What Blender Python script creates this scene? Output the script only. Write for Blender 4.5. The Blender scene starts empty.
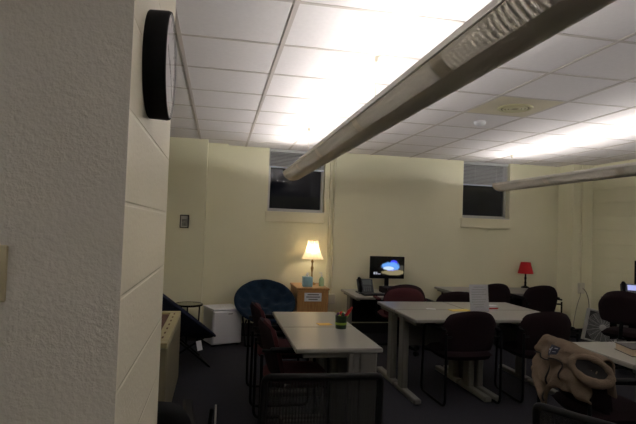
import bpy, math, random
from mathutils import Vector, Matrix, noise
random.seed(7)
PI = math.pi
scene = bpy.context.scene
COL = scene.collection
CE = 2.614          # ceiling height
YB = 7.15           # back wall
XR = 5.62           # right wall

# ------------------------------------------------------------------ materials
def mat(name, col, rough=.6, metal=0, nscale=0, var=.0, bump=0, bscale=60, spec=.5, emit=None, estr=0, trans=0, detail=4):
    m = bpy.data.materials.new(name); m.use_nodes = True
    nt = m.node_tree; N = nt.nodes; L = nt.links
    b = N['Principled BSDF']
    b.inputs['Base Color'].default_value = (*col, 1)
    b.inputs['Roughness'].default_value = rough
    b.inputs['Metallic'].default_value = metal
    b.inputs['Specular IOR Level'].default_value = spec
    if trans: b.inputs['Transmission Weight'].default_value = trans
    if emit:
        b.inputs['Emission Color'].default_value = (*emit, 1); b.inputs['Emission Strength'].default_value = estr
    tc = N.new('ShaderNodeTexCoord')
    if var:
        n = N.new('ShaderNodeTexNoise'); n.inputs['Scale'].default_value = nscale; n.inputs['Detail'].default_value = detail
        L.new(tc.outputs['Object'], n.inputs['Vector'])
        r = N.new('ShaderNodeMapRange'); r.inputs['From Min'].default_value = .25; r.inputs['From Max'].default_value = .75
        r.inputs['To Min'].default_value = 1 - var; r.inputs['To Max'].default_value = 1 + var
        L.new(n.outputs['Fac'], r.inputs['Value'])
        mx = N.new('ShaderNodeVectorMath'); mx.operation = 'SCALE'
        mx.inputs[0].default_value = col; L.new(r.outputs['Result'], mx.inputs['Scale'])
        L.new(mx.outputs['Vector'], b.inputs['Base Color'])
    if bump:
        n2 = N.new('ShaderNodeTexNoise'); n2.inputs['Scale'].default_value = bscale; n2.inputs['Detail'].default_value = 3
        L.new(tc.outputs['Object'], n2.inputs['Vector'])
        bp = N.new('ShaderNodeBump'); bp.inputs['Strength'].default_value = bump; bp.inputs['Distance'].default_value = .01
        L.new(n2.outputs['Fac'], bp.inputs['Height']); L.new(bp.outputs['Normal'], b.inputs['Normal'])
    return m

M = {}
M['wall'] = mat('cream_wall_paint', (.74, .715, .52), .55, nscale=1.2, var=.04, bump=.12, bscale=40)
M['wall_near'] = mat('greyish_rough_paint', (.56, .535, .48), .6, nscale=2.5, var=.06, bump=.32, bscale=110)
M['ceil_tile'] = mat('ceiling_tile', (.74, .705, .71), .9, nscale=40, var=.03, bump=.1, bscale=220)
M['ceil_bar'] = mat('ceiling_grid_bar', (.50, .45, .42), .6)
M['stain_tile'] = mat('yellowed_ceiling_tile', (.60, .54, .40), .9, nscale=3, var=.1)
M['stain_vent'] = mat('yellowed_vent_metal', (.52, .48, .28), .6)
M['vent_dark'] = mat('vent_slot_dark', (.22, .20, .12), .8)
M['carpet'] = mat('dark_carpet', (.029, .029, .036), .95, nscale=90, var=.35, bump=.6, bscale=300, spec=.1)
M['base'] = mat('black_vinyl_baseboard', (.012, .012, .013), .5)
M['white_trim'] = mat('white_sill_paint', (.76, .72, .53), .5)
M['alu'] = mat('aluminium_frame', (.55, .55, .53), .4, .6)
M['blind'] = mat('blind_slat', (.50, .51, .52), .5)
M['blind_rail'] = mat('blind_rail', (.55, .60, .72), .4)
M['fix'] = mat('fixture_enamel', (.50, .46, .40), .5)
M['fix_rim'] = mat('fixture_rim', (.62, .60, .57), .4, .4)
M['fix_dark'] = mat('fixture_spine', (.52, .48, .42), .5)
M['fix_in'] = mat('fixture_reflector', (.8, .8, .78), .5)
M['tube'] = mat('fluorescent_tube', (.9, .9, .9), .5, emit=(1, .965, .94), estr=22)
M['wire'] = mat('steel_wire', (.6, .55, .45), .4, .7)
M['black'] = mat('black_plastic', (.005, .005, .0055), .65, spec=.1)
M['blackmetal'] = mat('black_tube_steel', (.005, .005, .0055), .6, spec=.12)
M['frame_dark'] = mat('dark_grey_frame', (.008, .0085, .009), .6, spec=.18)
M['maroon'] = mat('maroon_fabric', (.075, .022, .026), .95, nscale=150, var=.25, bump=.3, bscale=350, spec=.2)
M['darkfab'] = mat('dark_plum_fabric', (.018, .010, .012), .95, nscale=150, var=.25, bump=.3, bscale=350, spec=.15)
M['navy'] = mat('navy_plush', (.006, .018, .038), .9, nscale=30, var=.25, bump=.4, bscale=160, spec=.2)
M['navyblack'] = mat('navy_black_canvas', (.012, .015, .035), .9, nscale=60, var=.2, bump=.3, bscale=240, spec=.2)
M['lam'] = mat('grey_laminate', (.245, .24, .22), .28, nscale=220, var=.04)
M['lam_edge'] = mat('grey_edge_band', (.30, .29, .27), .4)
M['leg'] = mat('putty_grey_steel', (.14, .135, .12), .5, nscale=5, var=.04)
M['oak'] = mat('oak_veneer', (.46, .24, .075), .45)
M['white_fridge'] = mat('white_enamel', (.62, .62, .64), .35)
M['paper'] = mat('white_paper', (.72, .73, .78), .8)
M['ink'] = mat('grey_ink', (.52, .53, .56), .8)
M['ink_dark'] = mat('dark_ink', (.12, .12, .13), .8)
M['yellow'] = mat('yellow_paper', (.74, .58, .13), .8)
M['orange'] = mat('orange_paper', (.80, .52, .15), .8)
M['red'] = mat('red_card', (.42, .035, .025), .7)
M['redshade'] = mat('red_fabric_shade', (.50, .012, .018), .85, nscale=80, var=.08)
M['brass'] = mat('aged_brass', (.34, .22, .08), .35, .8)
M['tissue'] = mat('pale_blue_card', (.30, .52, .62), .7, nscale=20, var=.1)
M['white'] = mat('soft_white_tissue', (.8, .8, .8), .9)
M['green_plastic'] = mat('clear_green_plastic', (.55, .78, .50), .25, trans=.4)
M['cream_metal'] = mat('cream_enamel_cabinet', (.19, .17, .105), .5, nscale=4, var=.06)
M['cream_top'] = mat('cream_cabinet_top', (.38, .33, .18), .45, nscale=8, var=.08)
M['inset'] = mat('dark_red_brown_inset', (.09, .035, .028), .8, nscale=40, var=.2)
M['glass_top'] = mat('smoky_glass_top', (.16, .17, .11), .12)
M['beige_plate'] = mat('beige_switch_plate', (.45, .39, .25), .4)
M['race'] = mat('painted_conduit', (.66, .625, .44), .5)
M['boxpl'] = mat('off_white_outlet_box', (.60, .57, .46), .45)
M['cord'] = mat('grey_cord', (.20, .19, .15), .6)
M['fan_body'] = mat('white_fan_plastic', (.55, .55, .52), .45)
M['fan_grille'] = mat('pale_fan_grille', (.60, .60, .58), .5)
M['fan_blade'] = mat('grey_fan_blade', (.09, .09, .095), .5)
M['fleece'] = mat('beige_fleece', (.15, .112, .08), 1, nscale=25, var=.12, bump=.6, bscale=140, spec=.1)
M['seam_shade'] = mat('dark_seam_and_shade', (.010, .008, .008), .8)  # seam and zip tape, also the painted shade inside the armhole
M['navy_patch'] = mat('navy_label_patch', (.013, .016, .035), .8)
M['patchmark'] = mat('pale_patch_stitching', (.22, .23, .28), .8)
M['pages'] = mat('page_edges', (.55, .45, .31), .9, nscale=3, var=.05)
M['cover'] = mat('dark_book_cover', (.03, .028, .03), .5)
M['frame_black'] = mat('thin_black_frame', (.02, .017, .012), .4)
M['photo_mat'] = mat('grey_picture', (.22, .22, .20), .7, nscale=30, var=.5)
M['photo_lit'] = mat('pale_picture_mount', (.50, .50, .44), .7)
M['clock_face'] = mat('clock_face_white', (.72, .68, .70), .6)
M['pale_metal'] = mat('pale_metal_edge', (.50, .49, .46), .4, .4)
M['handset'] = mat('dark_grey_phone', (.03, .032, .036), .4)
M['phone_lcd'] = mat('phone_screen_grey', (.09, .10, .10), .3, emit=(.5, .55, .52), estr=.015)
M['lcd_lit'] = mat('phone_screen_lit', (.05, .05, .1), .3, emit=(.50, .55, 1), estr=.7)
M['green_cup'] = mat('green_cup_plastic', (.012, .035, .014), .3)
M['lime'] = mat('lime_band', (.30, .44, .05), .5)
M['crimson'] = mat('crimson_wrap', (.55, .02, .02), .4)
M['violet'] = mat('dark_violet_wrap', (.08, .02, .10), .4)
M['sticker'] = mat('pale_sticker', (.6, .65, .55), .5)
M['bulb'] = mat('warm_bulb', (.9, .9, .9), .5, emit=(1, .84, .60), estr=48)

def glass(name, col=(1, 1, 1)):
    m = mat(name, col, 0.02, trans=1); m.node_tree.nodes['Principled BSDF'].inputs['IOR'].default_value = 1.45
    return m
M['glass'] = glass('window_glass', (.5, .5, .5))

def thin_glass(name, t=.9):
    m = bpy.data.materials.new(name); m.use_nodes = True; N = m.node_tree.nodes; L = m.node_tree.links
    N.remove(N['Principled BSDF'])
    tr = N.new('ShaderNodeBsdfTransparent'); gl = N.new('ShaderNodeBsdfGlossy'); gl.inputs['Roughness'].default_value = .03
    fr = N.new('ShaderNodeFresnel'); fr.inputs['IOR'].default_value = 1.45
    mx = N.new('ShaderNodeMixShader'); L.new(fr.outputs[0], mx.inputs[0]); L.new(tr.outputs[0], mx.inputs[1]); L.new(gl.outputs[0], mx.inputs[2])
    L.new(mx.outputs[0], N['Material Output'].inputs['Surface'])
    return m
M['clock_glass'] = thin_glass('clock_lens')
M['acrylic'] = thin_glass('clear_acrylic')

# oak grain
def oak():
    m = M['oak']; N = m.node_tree.nodes; L = m.node_tree.links; b = N['Principled BSDF']
    tc = N.new('ShaderNodeTexCoord'); mp = N.new('ShaderNodeMapping'); mp.inputs['Scale'].default_value = (14, 14, 1.2)
    n = N.new('ShaderNodeTexNoise'); n.inputs['Scale'].default_value = 6; n.inputs['Detail'].default_value = 5
    cr = N.new('ShaderNodeValToRGB')
    cr.color_ramp.elements[0].position = .3; cr.color_ramp.elements[0].color = (.31, .15, .045, 1)
    cr.color_ramp.elements[1].position = .7; cr.color_ramp.elements[1].color = (.46, .25, .085, 1)
    L.new(tc.outputs['Object'], mp.inputs[0]); L.new(mp.outputs[0], n.inputs['Vector'])
    L.new(n.outputs['Fac'], cr.inputs[0]); L.new(cr.outputs[0], b.inputs['Base Color'])
oak()

# block wall: courses of painted block shown as joints (bump) in object space, horizontal axis chosen
def block(name, col, axis, z0=0., rough=.5, nb=.15):
    m = mat(name, col, rough, nscale=1.5, var=.04)
    N = m.node_tree.nodes; L = m.node_tree.links; b = N['Principled BSDF']
    tc = N.new('ShaderNodeTexCoord'); sp = N.new('ShaderNodeSeparateXYZ'); cb = N.new('ShaderNodeCombineXYZ')
    L.new(tc.outputs['Object'], sp.inputs[0]); L.new(sp.outputs[axis], cb.inputs[0])
    ad = N.new('ShaderNodeMath'); ad.operation = 'ADD'; ad.inputs[1].default_value = z0
    L.new(sp.outputs['Z'], ad.inputs[0]); L.new(ad.outputs[0], cb.inputs[1])
    br = N.new('ShaderNodeTexBrick'); br.inputs['Scale'].default_value = 1
    br.inputs['Brick Width'].default_value = 40; br.inputs['Row Height'].default_value = .2032
    br.inputs['Mortar Size'].default_value = .006; br.inputs['Mortar Smooth'].default_value = .6
    br.inputs['Color1'].default_value = br.inputs['Color2'].default_value = (1, 1, 1, 1); br.inputs['Mortar'].default_value = (0, 0, 0, 1)
    L.new(cb.outputs[0], br.inputs['Vector'])
    no = N.new('ShaderNodeTexNoise'); no.inputs['Scale'].default_value = 70; no.inputs['Detail'].default_value = 3
    L.new(tc.outputs['Object'], no.inputs['Vector'])
    ma = N.new('ShaderNodeMath'); ma.operation = 'MULTIPLY_ADD'; ma.inputs[1].default_value = nb
    L.new(no.outputs['Fac'], ma.inputs[0]); L.new(br.outputs['Color'], ma.inputs[2])
    bp = N.new('ShaderNodeBump'); bp.inputs['Strength'].default_value = .6; bp.inputs['Distance'].default_value = .008
    L.new(ma.outputs[0], bp.inputs['Height']); L.new(bp.outputs['Normal'], b.inputs['Normal'])
    return m
M['block_right'] = block('painted_block_right', (.66, .64, .45), 'Y')
M['block_near'] = block('painted_block_near', (.72, .68, .54), 'Y', z0=-.117, nb=.35, rough=.42)

# perforated panel: rows of small holes letting the tube light through
def perforated():
    m = bpy.data.materials.new('perforated_metal'); m.use_nodes = True; N = m.node_tree.nodes; L = m.node_tree.links
    b = N['Principled BSDF']; b.inputs['Base Color'].default_value = (.40, .38, .34, 1); b.inputs['Roughness'].default_value = .5
    tc = N.new('ShaderNodeTexCoord'); sp = N.new('ShaderNodeSeparateXYZ'); L.new(tc.outputs['Object'], sp.inputs[0])
    mu = N.new('ShaderNodeMath'); mu.operation = 'MULTIPLY'; mu.inputs[1].default_value = 2 * PI / .034; L.new(sp.outputs['Y'], mu.inputs[0])
    si = N.new('ShaderNodeMath'); si.operation = 'SINE'; L.new(mu.outputs[0], si.inputs[0])
    mr = N.new('ShaderNodeMapRange'); mr.inputs['From Min'].default_value = -1; mr.inputs['From Max'].default_value = 1
    mr.inputs['To Min'].default_value = .08; mr.inputs['To Max'].default_value = .40; L.new(si.outputs[0], mr.inputs['Value'])
    tr = N.new('ShaderNodeBsdfTranslucent'); tr.inputs['Color'].default_value = (.42, .40, .37, 1)
    mx = N.new('ShaderNodeMixShader'); L.new(mr.outputs[0], mx.inputs[0]); L.new(b.outputs[0], mx.inputs[1]); L.new(tr.outputs[0], mx.inputs[2])
    L.new(mx.outputs[0], N['Material Output'].inputs['Surface'])
    return m
M['perf'] = perforated()

def mesh_fabric():
    m = bpy.data.materials.new('woven_mesh'); m.use_nodes = True; N = m.node_tree.nodes; L = m.node_tree.links
    b = N['Principled BSDF']; b.inputs['Base Color'].default_value = (.007, .007, .008, 1); b.inputs['Roughness'].default_value = .8
    tc = N.new('ShaderNodeTexCoord'); sp = N.new('ShaderNodeSeparateXYZ'); L.new(tc.outputs['Object'], sp.inputs[0])
    def wave(out, pitch):
        mu = N.new('ShaderNodeMath'); mu.operation = 'MULTIPLY'; mu.inputs[1].default_value = 2 * PI / pitch; L.new(sp.outputs[out], mu.inputs[0])
        si = N.new('ShaderNodeMath'); si.operation = 'SINE'; L.new(mu.outputs[0], si.inputs[0]); return si
    a = wave('X', .0125); c = wave('Z', .004)
    mi = N.new('ShaderNodeMath'); mi.operation = 'ADD'; L.new(a.outputs[0], mi.inputs[0]); L.new(c.outputs[0], mi.inputs[1])
    mr = N.new('ShaderNodeMapRange'); mr.inputs['From Min'].default_value = -1.2; mr.inputs['From Max'].default_value = 1.5
    mr.inputs['To Min'].default_value = .0; mr.inputs['To Max'].default_value = .24; L.new(mi.outputs[0], mr.inputs['Value'])
    tr = N.new('ShaderNodeBsdfTransparent'); mx = N.new('ShaderNodeMixShader')
    L.new(mr.outputs[0], mx.inputs[0]); L.new(b.outputs[0], mx.inputs[1]); L.new(tr.outputs[0], mx.inputs[2])
    L.new(mx.outputs[0], N['Material Output'].inputs['Surface'])
    return m
M['mesh'] = mesh_fabric()

def shade_mat():
    m = bpy.data.materials.new('pleated_white_shade'); m.use_nodes = True; N = m.node_tree.nodes; L = m.node_tree.links
    b = N['Principled BSDF']; b.inputs['Base Color'].default_value = (.82, .76, .62, 1); b.inputs['Roughness'].default_value = .8
    tr = N.new('ShaderNodeBsdfTranslucent'); tr.inputs['Color'].default_value = (.92, .80, .58, 1)
    mx = N.new('ShaderNodeMixShader'); mx.inputs[0].default_value = .45
    L.new(b.outputs[0], mx.inputs[1]); L.new(tr.outputs[0], mx.inputs[2]); L.new(mx.outputs[0], N['Material Output'].inputs['Surface'])
    return m
M['shade'] = shade_mat()

def screen_mat():
    # picture on the screen: a blue and white glow over pale sand, dark all round (object space, x across, z up)
    m = bpy.data.materials.new('lit_screen_picture'); m.use_nodes = True; N = m.node_tree.nodes; L = m.node_tree.links
    b = N['Principled BSDF']; b.inputs['Base Color'].default_value = (.006, .006, .007, 1); b.inputs['Roughness'].default_value = .25
    tc = N.new('ShaderNodeTexCoord')
    nz = N.new('ShaderNodeTexNoise'); nz.inputs['Scale'].default_value = 16; L.new(tc.outputs['Object'], nz.inputs['Vector'])
    def blob(cx, cz, sx, sz, col, k, wob=.7):
        mp = N.new('ShaderNodeMapping'); mp.inputs['Location'].default_value = (-cx / sx, 0, -cz / sz); mp.inputs['Scale'].default_value = (1 / sx, 0, 1 / sz)
        L.new(tc.outputs['Object'], mp.inputs[0])
        ln = N.new('ShaderNodeVectorMath'); ln.operation = 'LENGTH'; L.new(mp.outputs[0], ln.inputs[0])
        ad = N.new('ShaderNodeMath'); ad.operation = 'MULTIPLY_ADD'; ad.inputs[1].default_value = wob; L.new(nz.outputs['Fac'], ad.inputs[0]); L.new(ln.outputs['Value'], ad.inputs[2])
        mr = N.new('ShaderNodeMapRange'); mr.inputs['From Min'].default_value = 1 + wob / 2 - .12; mr.inputs['From Max'].default_value = 1 + wob / 2 + .12
        mr.inputs['To Min'].default_value = k; mr.inputs['To Max'].default_value = 0; L.new(ad.outputs[0], mr.inputs['Value'])
        vm = N.new('ShaderNodeVectorMath'); vm.operation = 'SCALE'; vm.inputs[0].default_value = col; L.new(mr.outputs[0], vm.inputs['Scale'])
        return vm.outputs[0], mr.outputs[0]
    layers = [blob(.09, -.068, .17, .040, (.50, .42, .23), .42, .5), blob(.05, .015, .13, .062, (.13, .34, .80), .9),
              blob(.09, .055, .06, .050, (.05, .06, .80), .95, .4), blob(.02, -.010, .085, .026, (.62, .80, .95), .8, .5),
              blob(.21, .00, .035, .045, (.16, .15, .12), .3, .8)]
    cur = None
    for c, _ in layers:
        if cur is None: cur = c
        else:
            a = N.new('ShaderNodeVectorMath'); a.operation = 'MAXIMUM'; L.new(cur, a.inputs[0]); L.new(c, a.inputs[1]); cur = a.outputs[0]
    L.new(cur, b.inputs['Emission Color']); b.inputs['Emission Strength'].default_value = 1.0
    return m
M['screen'] = screen_mat()
M['screen_mark'] = mat('screen_white_marks', (.1, .1, .1), .4, emit=(.5, .52, .6), estr=.5)

# ------------------------------------------------------------------ mesh builder
class MB:
    def __init__(s): s.v = []; s.f = []; s.mi = []
    def add(s, vs, fs, mi=0):
        o = len(s.v); s.v += [tuple(v) for v in vs]; s.f += [tuple(i + o for i in f) for f in fs]; s.mi += [mi] * len(fs); return s
    def box(s, x0, x1, y0, y1, z0, z1, b=0, T=None, mi=0):
        if b <= 0:
            vs = [(x, y, z) for z in (z0, z1) for y in (y0, y1) for x in (x0, x1)]
            fs = [(0, 2, 3, 1), (4, 5, 7, 6), (0, 1, 5, 4), (2, 6, 7, 3), (0, 4, 6, 2), (1, 3, 7, 5)]
        else:                                   # chamfered box
            b = min(b, (x1 - x0) * .49, (y1 - y0) * .49, (z1 - z0) * .49)
            vs = []; idx = {}
            X, Y, Z = (x0, x1), (y0, y1), (z0, z1)
            for i in (0, 1):
                for j in (0, 1):
                    for k in (0, 1):
                        sx, sy, sz = (1 - 2 * i) * b, (1 - 2 * j) * b, (1 - 2 * k) * b
                        for a, p in enumerate(((X[i], Y[j] + sy, Z[k] + sz), (X[i] + sx, Y[j], Z[k] + sz), (X[i] + sx, Y[j] + sy, Z[k]))):
                            idx[i, j, k, a] = len(vs); vs.append(p)
            I = idx; fs = []
            for i in (0, 1): fs.append([I[i, 0, 0, 0], I[i, 1, 0, 0], I[i, 1, 1, 0], I[i, 0, 1, 0]][::(-1 if i == 0 else 1)])
            for j in (0, 1): fs.append([I[0, j, 0, 1], I[1, j, 0, 1], I[1, j, 1, 1], I[0, j, 1, 1]][::(1 if j == 0 else -1)])
            for k in (0, 1): fs.append([I[0, 0, k, 2], I[1, 0, k, 2], I[1, 1, k, 2], I[0, 1, k, 2]][::(-1 if k == 0 else 1)])
            for i in (0, 1):
                for j in (0, 1): fs.append([I[i, j, 0, 0], I[i, j, 0, 1], I[i, j, 1, 1], I[i, j, 1, 0]])
                for k in (0, 1): fs.append([I[i, 0, k, 0], I[i, 0, k, 2], I[i, 1, k, 2], I[i, 1, k, 0]])
            for j in (0, 1):
                for k in (0, 1): fs.append([I[0, j, k, 1], I[0, j, k, 2], I[1, j, k, 2], I[1, j, k, 1]])
            for i in (0, 1):
                for j in (0, 1):
                    for k in (0, 1): fs.append([I[i, j, k, 0], I[i, j, k, 1], I[i, j, k, 2]])
        if T is not None: vs = [T @ Vector(v) for v in vs]
        return s.add(vs, fs, mi)
    def tube(s, pts, r, n=8, closed=False, cap=True, mi=0):
        pts = [Vector(p) for p in pts]; m = len(pts); rings = []
        up = None
        for i, p in enumerate(pts):
            if closed: d = pts[(i + 1) % m] - pts[i - 1]
            else: d = pts[min(i + 1, m - 1)] - pts[max(i - 1, 0)]
            d.normalize()
            if up is None:
                up = Vector((0, 0, 1)) if abs(d.z) < .9 else Vector((1, 0, 0))
            a = (up - d * up.dot(d)); a.normalize(); b = d.cross(a); up = a
            rr = r[i] if isinstance(r, (list, tuple)) else r
            rings.append([p + a * math.cos(2 * PI * k / n) * rr + b * math.sin(2 * PI * k / n) * rr for k in range(n)])
        vs = [v for q in rings for v in q]; fs = []
        for i in range(m if closed else m - 1):
            j = (i + 1) % m
            for k in range(n):
                l = (k + 1) % n; fs.append((i * n + k, i * n + l, j * n + l, j * n + k))
        if cap and not closed: fs += [tuple(range(n))[::-1], tuple((m - 1) * n + k for k in range(n))]
        return s.add(vs, fs, mi)
    def lathe(s, prof, c=(0, 0, 0), n=24, cap=True, flute=0, nf=0, mi=0):
        vs = []; fs = []; m = len(prof)
        for r, z in prof:
            for k in range(n):
                a = 2 * PI * k / n; q = r * (1 + flute * math.cos(nf * a)) if flute else r
                vs.append((c[0] + q * math.cos(a), c[1] + q * math.sin(a), c[2] + z))
        for i in range(m - 1):
            for k in range(n):
                l = (k + 1) % n; fs.append((i * n + k, i * n + l, (i + 1) * n + l, (i + 1) * n + k))
        if cap: fs += [tuple(range(n))[::-1], tuple((m - 1) * n + k for k in range(n))]
        return s.add(vs, fs, mi)
    def prism(s, poly, z0, z1, T=None, mi=0):
        n = len(poly); vs = [(x, y, z0) for x, y in poly] + [(x, y, z1) for x, y in poly]
        fs = [tuple(range(n))[::-1], tuple(range(n, 2 * n))] + [(k, (k + 1) % n, n + (k + 1) % n, n + k) for k in range(n)]
        if T is not None: vs = [T @ Vector(v) for v in vs]
        return s.add(vs, fs, mi)
    def grid(s, fn, nu, nv, mi=0, flip=False, wrapu=False):
        vs = [fn(i / nu, j / nv) for j in range(nv + 1) for i in range(nu + (0 if wrapu else 1))]; w = nu if wrapu else nu + 1; fs = []
        for j in range(nv):
            for i in range(nu):
                i2 = (i + 1) % w if wrapu else i + 1
                q = (j * w + i, j * w + i2, (j + 1) * w + i2, (j + 1) * w + i); fs.append(q[::-1] if flip else q)
        return s.add(vs, fs, mi)
    def cushion(s, a, b, T, kt=.35, kb=.1, bend=0, dome=0, tf=.55, mx=None, p=4, n=14, e=.3, mi=0):
        # closed pillow in x (width) / z (height), thickness along y; rounding kt at the top, kb at the bottom
        def pt(u, v, sd):
            k = kt if v > 0 else kb
            x = a * u * math.sqrt(max(0, 1 - k * v * v)); z = b * v * math.sqrt(max(0, 1 - k * u * u))
            t = T * (max(0, (1 - abs(u) ** p) * (1 - abs(v) ** p))) ** e
            y = sd * t * (tf if sd < 0 else 1 - tf) * 1.0 + bend * (u * u) + dome * v * v
            q = Vector((x, y, z)); return mx @ q if mx is not None else q
        for sd in (1, -1): s.grid(lambda u, v: pt(u * 2 - 1, v * 2 - 1, sd), n, n, mi, flip=(sd < 0))
        return s
    def build(s, name, m, parent=None, smooth=False, loc=None, rot=None, weld=False):
        me = bpy.data.meshes.new(name); me.from_pydata(s.v, [], s.f); me.validate()
        ms = m if isinstance(m, (list, tuple)) else [m]
        for q in ms: me.materials.append(M[q])
        if len(ms) > 1:
            for p, i in zip(me.polygons, s.mi): p.material_index = i
        import bmesh
        bm = bmesh.new(); bm.from_mesh(me)
        if weld: bmesh.ops.remove_doubles(bm, verts=bm.verts, dist=1e-5)
        bmesh.ops.recalc_face_normals(bm, faces=bm.faces)
        if smooth:
            for f in bm.faces: f.smooth = True
            for e in bm.edges:
                if len(e.link_faces) == 2 and e.calc_face_angle(0) > math.radians(50): e.smooth = False
        bm.to_mesh(me); bm.free()
        o = bpy.data.objects.new(name, me); COL.objects.link(o)
        if parent is not None: o.parent = parent
        if loc is not None: o.location = loc
        if rot is not None: o.rotation_euler = rot
        return o

def tag(o, label, cat, group=None, kind=None):
    o['label'] = label; o['category'] = cat
    if group: o['group'] = group
    if kind: o['kind'] = kind
    return o
def thing(name, label, cat, loc=(0, 0, 0), rz=0, group=None):
    o = bpy.data.objects.new(name, None); COL.objects.link(o); o.empty_display_size = .1
    o.location = loc; o.rotation_euler = (0, 0, rz)
    return tag(o, label, cat, group)
def struct(o): o['kind'] = 'structure'; return o
def copy_tree(o, parent=None):
    c = o.copy(); COL.objects.link(c)
    if parent is not None: c.parent = parent
    for ch in list(o.children): copy_tree(ch, c)
    return c
def dup(o, loc, rz, label, group=None, swap=None, scale=None):
    c = copy_tree(o); c.location = loc; c.rotation_euler = (0, 0, rz); c['label'] = label
    if group: c['group'] = group
    if scale: c.scale = scale
    return c
def arc(p0, p1, p2, n=6):
    p0, p1, p2 = Vector(p0), Vector(p1), Vector(p2)
    return [p0 * (1 - t) ** 2 + p1 * 2 * t * (1 - t) + p2 * t * t for t in [i / n for i in range(n + 1)]]
def fillet(pts, r=.05, n=4, closed=False):
    pts = [Vector(p) for p in pts]; out = []; m = len(pts)
    for i, p in enumerate(pts):
        if not closed and i in (0, m - 1): out.append(p); continue
        a = pts[i - 1] - p; b = pts[(i + 1) % m] - p
        ra = min(r, a.length * .45); rb = min(r, b.length * .45)
        out += arc(p + a.normalized() * ra, p, p + b.normalized() * rb, n)
    return out

# ------------------------------------------------------------------ the room
Y0, XL, XN = -3.6, -1.15, -3.4
struct(MB().box(XN - .1, XR + .1, Y0 - .1, YB + .3, -.08, 0).build('floor', 'carpet'))
# ceiling: one slab with its grid of bars
T = .6096; GX, GY = -.270, 2.446
cm = MB().box(XN - .1, XR + .1, Y0 - .1, YB + .3, CE, CE + .06)
x = GX - 5 * T
while x < XR:
    if x > XN: cm.box(x - .013, x + .013, Y0, YB, CE - .005, CE + .002, mi=1)
    x += T
y = GY - 10 * T
while y < YB:
    if y > Y0: cm.box(XN, XR, y - .0105, y + .0105, CE - .004, CE + .002, mi=1)
    y += T
struct(cm.build('ceiling', ['ceil_tile', 'ceil_bar']))
# back wall with two window openings
W = [(.675, 1.490, 1.722), (3.645, 4.430, 1.742)]
bw = MB(); D = .22
xs = [XL - .1] + [q for w in W for q in w[:2]] + [XR + .1]
for a, b in ((xs[0], xs[1]), (xs[2], xs[3]), (xs[4], xs[5])): bw.box(a, b, YB, YB + D, 0, CE)
for a, b, z in W: bw.box(a, b, YB, YB + D, 0, z)
struct(bw.build('wall_back', 'wall'))
struct(MB().box(XL, -.17, 6.77, YB, 0, CE).box(-.17, .10, 7.03, YB, 0, CE).build('trim_1', 'wall'))          # corner pilasters
struct(MB().box(5.28, XR, 6.80, YB, 0, CE).build('trim_2', 'wall'))
struct(MB().box(XR, XR + .1, Y0, YB + D, 0, CE).build('wall_right', 'block_right'))
struct(MB().box(XL - .1, XL, 2.06, YB + D, 0, CE).build('wall_left', 'wall'))
struct(MB().box(XN - .1, XR + .1, Y0 - .1, Y0, 0, CE).build('wall_rear', 'wall'))
struct(MB().box(XN - .1, XN, Y0, 1.16, 0, CE).build('wall_far_left', 'wall'))
# near wall end: rough face towards the viewer, block face towards the room
nw = MB(); xe, ya, yb = -.1985, 1.15, 2.05
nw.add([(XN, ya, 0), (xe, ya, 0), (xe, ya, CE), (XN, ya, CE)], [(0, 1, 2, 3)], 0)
nw.add([(xe, ya, 0), (xe, yb, 0), (xe, yb, CE), (xe, ya, CE)], [(0, 1, 2, 3)], 1)
nw.add([(XN, yb, 0), (xe, yb, 0), (xe, yb, CE), (XN, yb, CE)], [(3, 2, 1, 0)], 1)
nw.add([(XN, ya, 0), (XN, yb, 0), (XN, yb, CE), (XN, ya, CE)], [(3, 2, 1, 0)], 1)
struct(nw.build('wall_near', ['wall_near', 'block_near']))
struct(MB().box(.10, 5.28, YB - .012, YB, 0, .15).build('baseboard_back', 'base'))
struct(MB().box(5.268, 5.28, 6.80, YB - .012, 0, .13).box(5.268, XR, 6.788, 6.80, 0, .13).build('baseboard_column', 'base'))
struct(MB().box(XR - .012, XR, Y0, 6.788, 0, .13).build('baseboard_right', 'base'))
struct(MB().box(XL, -.158, 6.758, 6.77, 0, .13).box(-.17, -.158, 6.77, 7.03, 0, .13).box(-.158, .10, 7.018, 7.03, 0, .13).build('baseboard_left', 'base'))

# windows
for i, (a, b, z) in enumerate(W):
    yg = YB + .13
    fr = MB()
    for q in ((a, a + .035, z, CE), (b - .035, b, z, CE), (a, b, z, z + .045), (a, b, CE - .03, CE)):
        fr.box(q[0], q[1], yg - .025, yg + .025, q[2], q[3], .004)
    w = struct(fr.build('window_%d' % (i + 1), 'alu'))
    MB().box(a + .03, b - .03, yg - .003, yg + .003, z + .04, CE - .03).build('window_pane', 'glass', w)
    MB().box(a, b, YB - .005, yg - .02, z, z + .012).build('sill_ledge', 'alu', w)
    s_ = MB().box(a - .03, b + .005, YB - .022, YB, z - .15, z - .003, .004).build('trim_%d' % (i + 3), 'white_trim'); struct(s_)
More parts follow.
